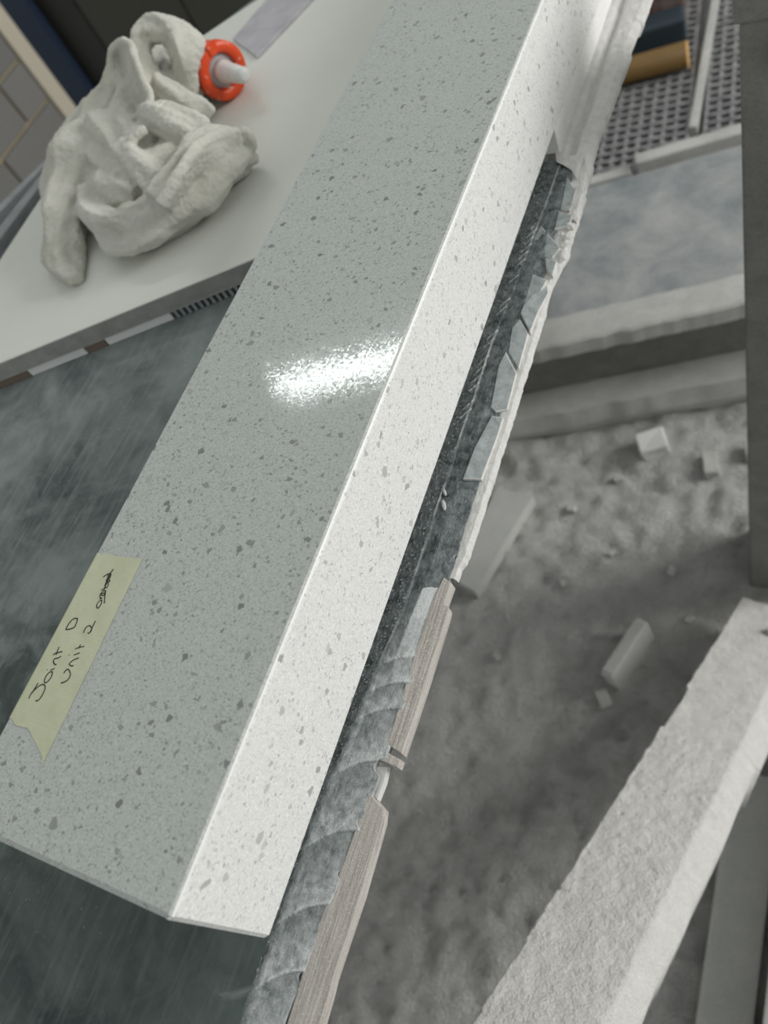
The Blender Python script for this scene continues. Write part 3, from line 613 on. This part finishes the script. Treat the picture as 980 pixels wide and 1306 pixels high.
tag(bo, 'thick dusty beam caked in white slurry leaning down to the floor by the post', 'beam')
po = empty('steel_post', (-.01, .66, 0))
local(po, box('post_body', (-.082, .594, .004), (.03, .70, .902), M_post, po, .003))
local(po, box('rail', (-.086, .592, .902), (.14, .71, .95), M_post, po, .003))
q = Vector((-.052, .590, .880))
bm = bmesh.new(); bmesh.ops.create_icosphere(bm, subdivisions=2, radius=.010)
for v in bm.verts: v.co = q + v.co * (1 + .3 * noise.noise(v.co * 150))
o = local(po, bm_obj('slurry_blob', bm, M_kerb, po, True)); o['label'] = 'white lump of slurry stuck to the post'
bm = bmesh.new(); tube(bm, [q, q + Vector((.012, -.004, .012)), q + Vector((.03, -.004, .018))], [.004, .0035, .003], 8); local(po, bm_obj('hook', bm, M_kerb, po))
tag(po, 'dark dusty steel post standing right of the table gap', 'post')
# boards lying under the beam
b1 = box('floor_board', (-.069, -.20, .006), (-.006, .30, .036), M_offcut, None, .003); tag(b1, 'grey board lying on the floor in the shade of the leaning beam', 'board')
b2 = box('floor_board', (.003, -.20, .006), (.09, .36, .10), M_offcut, None, .003); tag(b2, 'thicker grey board at the right edge beside the shaded floor board', 'board')

# ------------------------------------------------------------------ floor offcuts
def rock(name, loc, dims, rz, m, lab, cat, group=None, seed=0, sub=0, tiltx=0, tilty=0):
    bm = bmesh.new(); bmesh.ops.create_cube(bm, size=1)
    bmesh.ops.bevel(bm, geom=list(bm.edges), offset=.06, segments=1, affect='EDGES')
    mt = Matrix.Translation(loc) @ Matrix.Rotation(rz, 4, 'Z') @ Matrix.Rotation(tiltx, 4, 'X') @ Matrix.Rotation(tilty, 4, 'Y') @ Matrix.Diagonal(Vector((*dims, 1)))
    for v in bm.verts:
        v.co += (sub or 1) * .12 * Vector((noise.noise(v.co * 1.3 + Vector((seed, 0, 0))), noise.noise(v.co * 1.3 + Vector((0, seed, 5))), noise.noise(v.co * 1.3 + Vector((9, 0, seed))))); v.co = mt @ v.co
    return tag(bm_obj(name, bm, m), lab, cat, group)
t1 = prism('stone_offcut', [(-.566, .520), (-.512, .500), (-.458, .704), (-.530, .716)], .006, .034, M_offcut, None, .001); tag(t1, 'flat grey stone offcut lying on the floor under the table edge', 'offcut')
gs = 'stone chips on the floor'
rock('stone_chip', (-.272, .842, .022), (.050, .045, .034), .5, M_white, 'small white stone block on the dusty floor in front of the ledge', 'chip', gs, 1)
rock('stone_chip', (-.170, .810, .016), (.022, .045, .018), .25, M_kerb, 'small grey stone chip on the floor between white block and post', 'chip', gs, 2)
rock('stone_chip', (-.236, .437, .030), (.020, .105, .062), -.34, M_offcut, 'narrow grey stone sliver standing on edge on the floor', 'chip', gs, 3, .3, 0, -.12)
rock('stone_chip', (-.262, .365, .012), (.018, .028, .016), .6, M_kerb, 'tiny pale stone chip beside the shadow of the standing sliver', 'chip', gs, 4)
rock('stone_chip', (-.105, .845, .014), (.03, .03, .02), .2, M_offcut, 'dark little stone chip next to the foot of the post', 'chip', gs, 5)
PEB = ['tiny pebble in the slurry just right of the flat grey offcut', 'tiny pebble in the slurry midway between offcut and post', 'tiny pebble in the slurry left of the post foot', 'tiny pebble in the slurry below the flat grey offcut on its right', 'tiny pebble in the slurry close under the table edge', 'tiny pebble in the slurry nearest the small white stone block', 'tiny pebble in the slurry beside the top of the leaning beam']
for k, (x, y, s) in enumerate(((-.39, .70, .012), (-.30, .62, .010), (-.20, .60, .012), (-.37, .55, .009), (-.45, .40, .010), (-.32, .77, .012), (-.16, .52, .011))):
    rock('pebble', (x, y, .010), (s * 1.3, s, s * .8), k * .7, M_kerb, PEB[k], 'pebble', 'pebbles in the floor slurry', 10 + k)

# ------------------------------------------------------------------ low bench, ledge, grating
u = Vector((.405, .112, 0)).normalized(); ub = math.atan2(.100, .335)
def rot(o, a): return Matrix.Translation(o) @ Matrix.Rotation(a, 4, 'Z')
B0 = Vector((-.478, .960, 0)); xb = rot(B0, ub)
be = empty('low_bench', (-.3, 1.1, 0))
local(be, box('bench_top', (-.45, .0, .15), (.90, .345, .20), M_bench, be, .004, xb))
bm = bmesh.new(); L = np.arange(-.45, .90, .01); rows = []
for s in L:
    rows.append([tuple(xb @ Vector((s, yy + .003 * n1(s, 40, 2), zz))) for yy, zz in ((.012, .2006), (-.010, .2012), (-.048, .1995), (-.053, .196), (-.053, .165), (-.045, .158), (0, .156))])
local(be, grid_mesh('front_lip', np.array(rows), M_kerb, be, None, False))
for sx in (-.35, .20, .75):
    local(be, box('bench_support', (sx, .09, -.01), (sx + .08, .30, .15), M_post, be, .003, xb))
local(be, box('back_board', (-.45, -.028, .0), (.9, .02, .15), M_post, be, .002, xb))
tag(be, 'low bench with mottled blue grey top and dusty front lip beyond the table', 'bench')
le = grid_mesh('trim_2', np.array([[tuple(xb @ Vector((s, yy + .004 * n1(s, 25, 3), zz))) for yy, zz in ((-.026, .058), (-.06, .060), (-.092, .060), (-.100, .070), (-.105, .03), (-.095, -.01))] for s in np.arange(-.5, .95, .012)]), M_kerb, None, None, False); struct(le)

kg = 'kerb strips in front of the floor grating'
for lo, hi, z1, lab in (((-.45, .365, -.01), (.095, .395, .03), .03, 'grey kerb strip behind the low bench, left one'), ((.105, .365, -.01), (.80, .40, .05), .05, 'taller pale kerb strip behind the low bench, right one')):
    tag(box('kerb_strip', lo, hi, M_kerb, None, .004, rot(B0 + Vector((.045, .24, 0)), ub)), lab, 'kerb', kg)
def grating(origin, ang, nx_, ny_, pitch, lab):
    gr = empty('floor_grating', origin); xg = rot(Vector(origin), ang)
    W_, H_ = nx_ * pitch, ny_ * pitch
    local(gr, box('tray', (0, 0, -.011), (W_, H_, -.006), M_pit, gr, 0, xg))
    for k in range(nx_ + 1): local(gr, box('long_bar', (k * pitch - .0042, 0, .0), (k * pitch + .0042, H_, .016), M_grate, gr, 0, xg))
    for k in range(ny_ + 1): local(gr, box('cross_bar', (0, k * pitch - .0042, .002), (W_, k * pitch + .0042, .018), M_grate, gr, 0, xg))
    return gr
gA = grating((-.80, 1.53, 0), .10, 17, 44, .0275, ''); tag(gA, 'grey plastic floor grating left of the frame bar, under the brown timber', 'grating', 'floor gratings')
gB = grating((-.305, 1.655, 0), .10, 17, 40, .0275, ''); tag(gB, 'grey plastic floor grating right of the frame bar, next to the post', 'grating', 'floor gratings')
xg = rot(Vector((-.332, 1.60, 0)), .045)
tag(box('frame_bar', (-.009, .115, -.01), (.009, 1.25, .028), M_kerb, None, .002, xg), 'pale frame bar between the two floor gratings', 'bar')
# things standing on the grating
lg = empty('timber_batten', (-.5, 2.0, .05))
a = Vector((-.70, 1.90, .048)); b = Vector((-.390, 1.965, .048)); dx = (b - a).normalized()
q4 = Matrix.Translation(b) @ dx.to_track_quat('Z', 'Y').to_matrix().to_4x4()
def rounded(name, r, z0, z1, m, k=20):
    return local(lg, lathe(name, [(r * .94, z0), (r, z0 + .003), (r, z1 - .003), (r * .94, z1)], k, m, lg, q4))
rounded('batten_body', .030, -.6, 0, M_log); o = rounded('sawn_end', .0295, 0, .006, M_endgrain); o['label'] = 'bright orange sawn end'
tag(lg, 'brown round timber with orange sawn end lying on the grating', 'timber')
xq = rot(Vector((-.73, 1.985, 0)), .20)
nv = box('tool_case', (-.25, 0, .02), (.335, .07, .085), M_navy, None, .008, xq); tag(nv, 'dark navy case standing behind the brown timber', 'case')
cn = empty('carton', (-.6, 2.35, 0)); xq = rot(Vector((-.73, 2.075, 0)), .20)
local(cn, box('carton_body', (-.3, 0, .02), (.32, .40, .16), M_carton, cn, .006, xq)); local(cn, box('label_panel', (.12, -.002, .05), (.24, .001, .13), M_red, cn, 0, xq)); local(cn, box('label_panel', (.10, .05, .1595), (.22, .20, .1615), M_red, cn, 0, xq))
tag(cn, 'brown carton with dull red patches behind the navy case', 'carton')

# ------------------------------------------------------------------ far left: cabinet and blue sheet
cb = empty('steel_cabinet', (-2.3, 2.4, 0))
local(cb, box('cabinet_body', (-2.84, 2.325, 0), (-1.2, 2.8, 1.6), M_dark2, cb, .01))
for k, (x0, x1, m) in enumerate(((-2.84, -2.45, M_dark2), (-2.44, -2.02, M_dark), (-2.01, -1.62, M_dark), (-1.61, -1.22, M_dark2))):
    dr = local(cb, box('door', (x0, 2.305, .03), (x1, 2.325, 1.57), m, cb, .004))
    h = box('handle', (x1 - .05, 2.29, .7), (x1 - .035, 2.306, .85), M_post, dr, .002)
tag(cb, 'dark olive steel cabinet standing far behind the table', 'cabinet')
bl = box('blue_panel', (-2.86, 2.25, 0), (-2.595, 2.285, 1.6), M_blue, None, .004); tag(bl, 'dark blue steel panel standing between the block wall and the cabinet', 'panel')

# ------------------------------------------------------------------ ceiling lamp seen as a streak in the polished stone
la, lb = Vector((-2.63, 2.16, 3.46)), Vector((-1.2, 2.62, 3.46))
lm = empty('ceiling_lamp', la); dl = (lb - la).normalized()
bm = bmesh.new(); tube(bm, [la, lb], [.036, .036], 14); local(lm, bm_obj('tube', bm, M_lamp, lm, True))
xq = Matrix.Translation(la) @ Matrix.Rotation(math.atan2(dl.y, dl.x), 4, 'Z'); local(lm, box('housing', (-.05, -.09, .06), ((lb - la).length + .05, .09, .14), M_fit, lm, .01, xq))
tag(lm, 'long fluorescent ceiling lamp above the workshop', 'lamp')
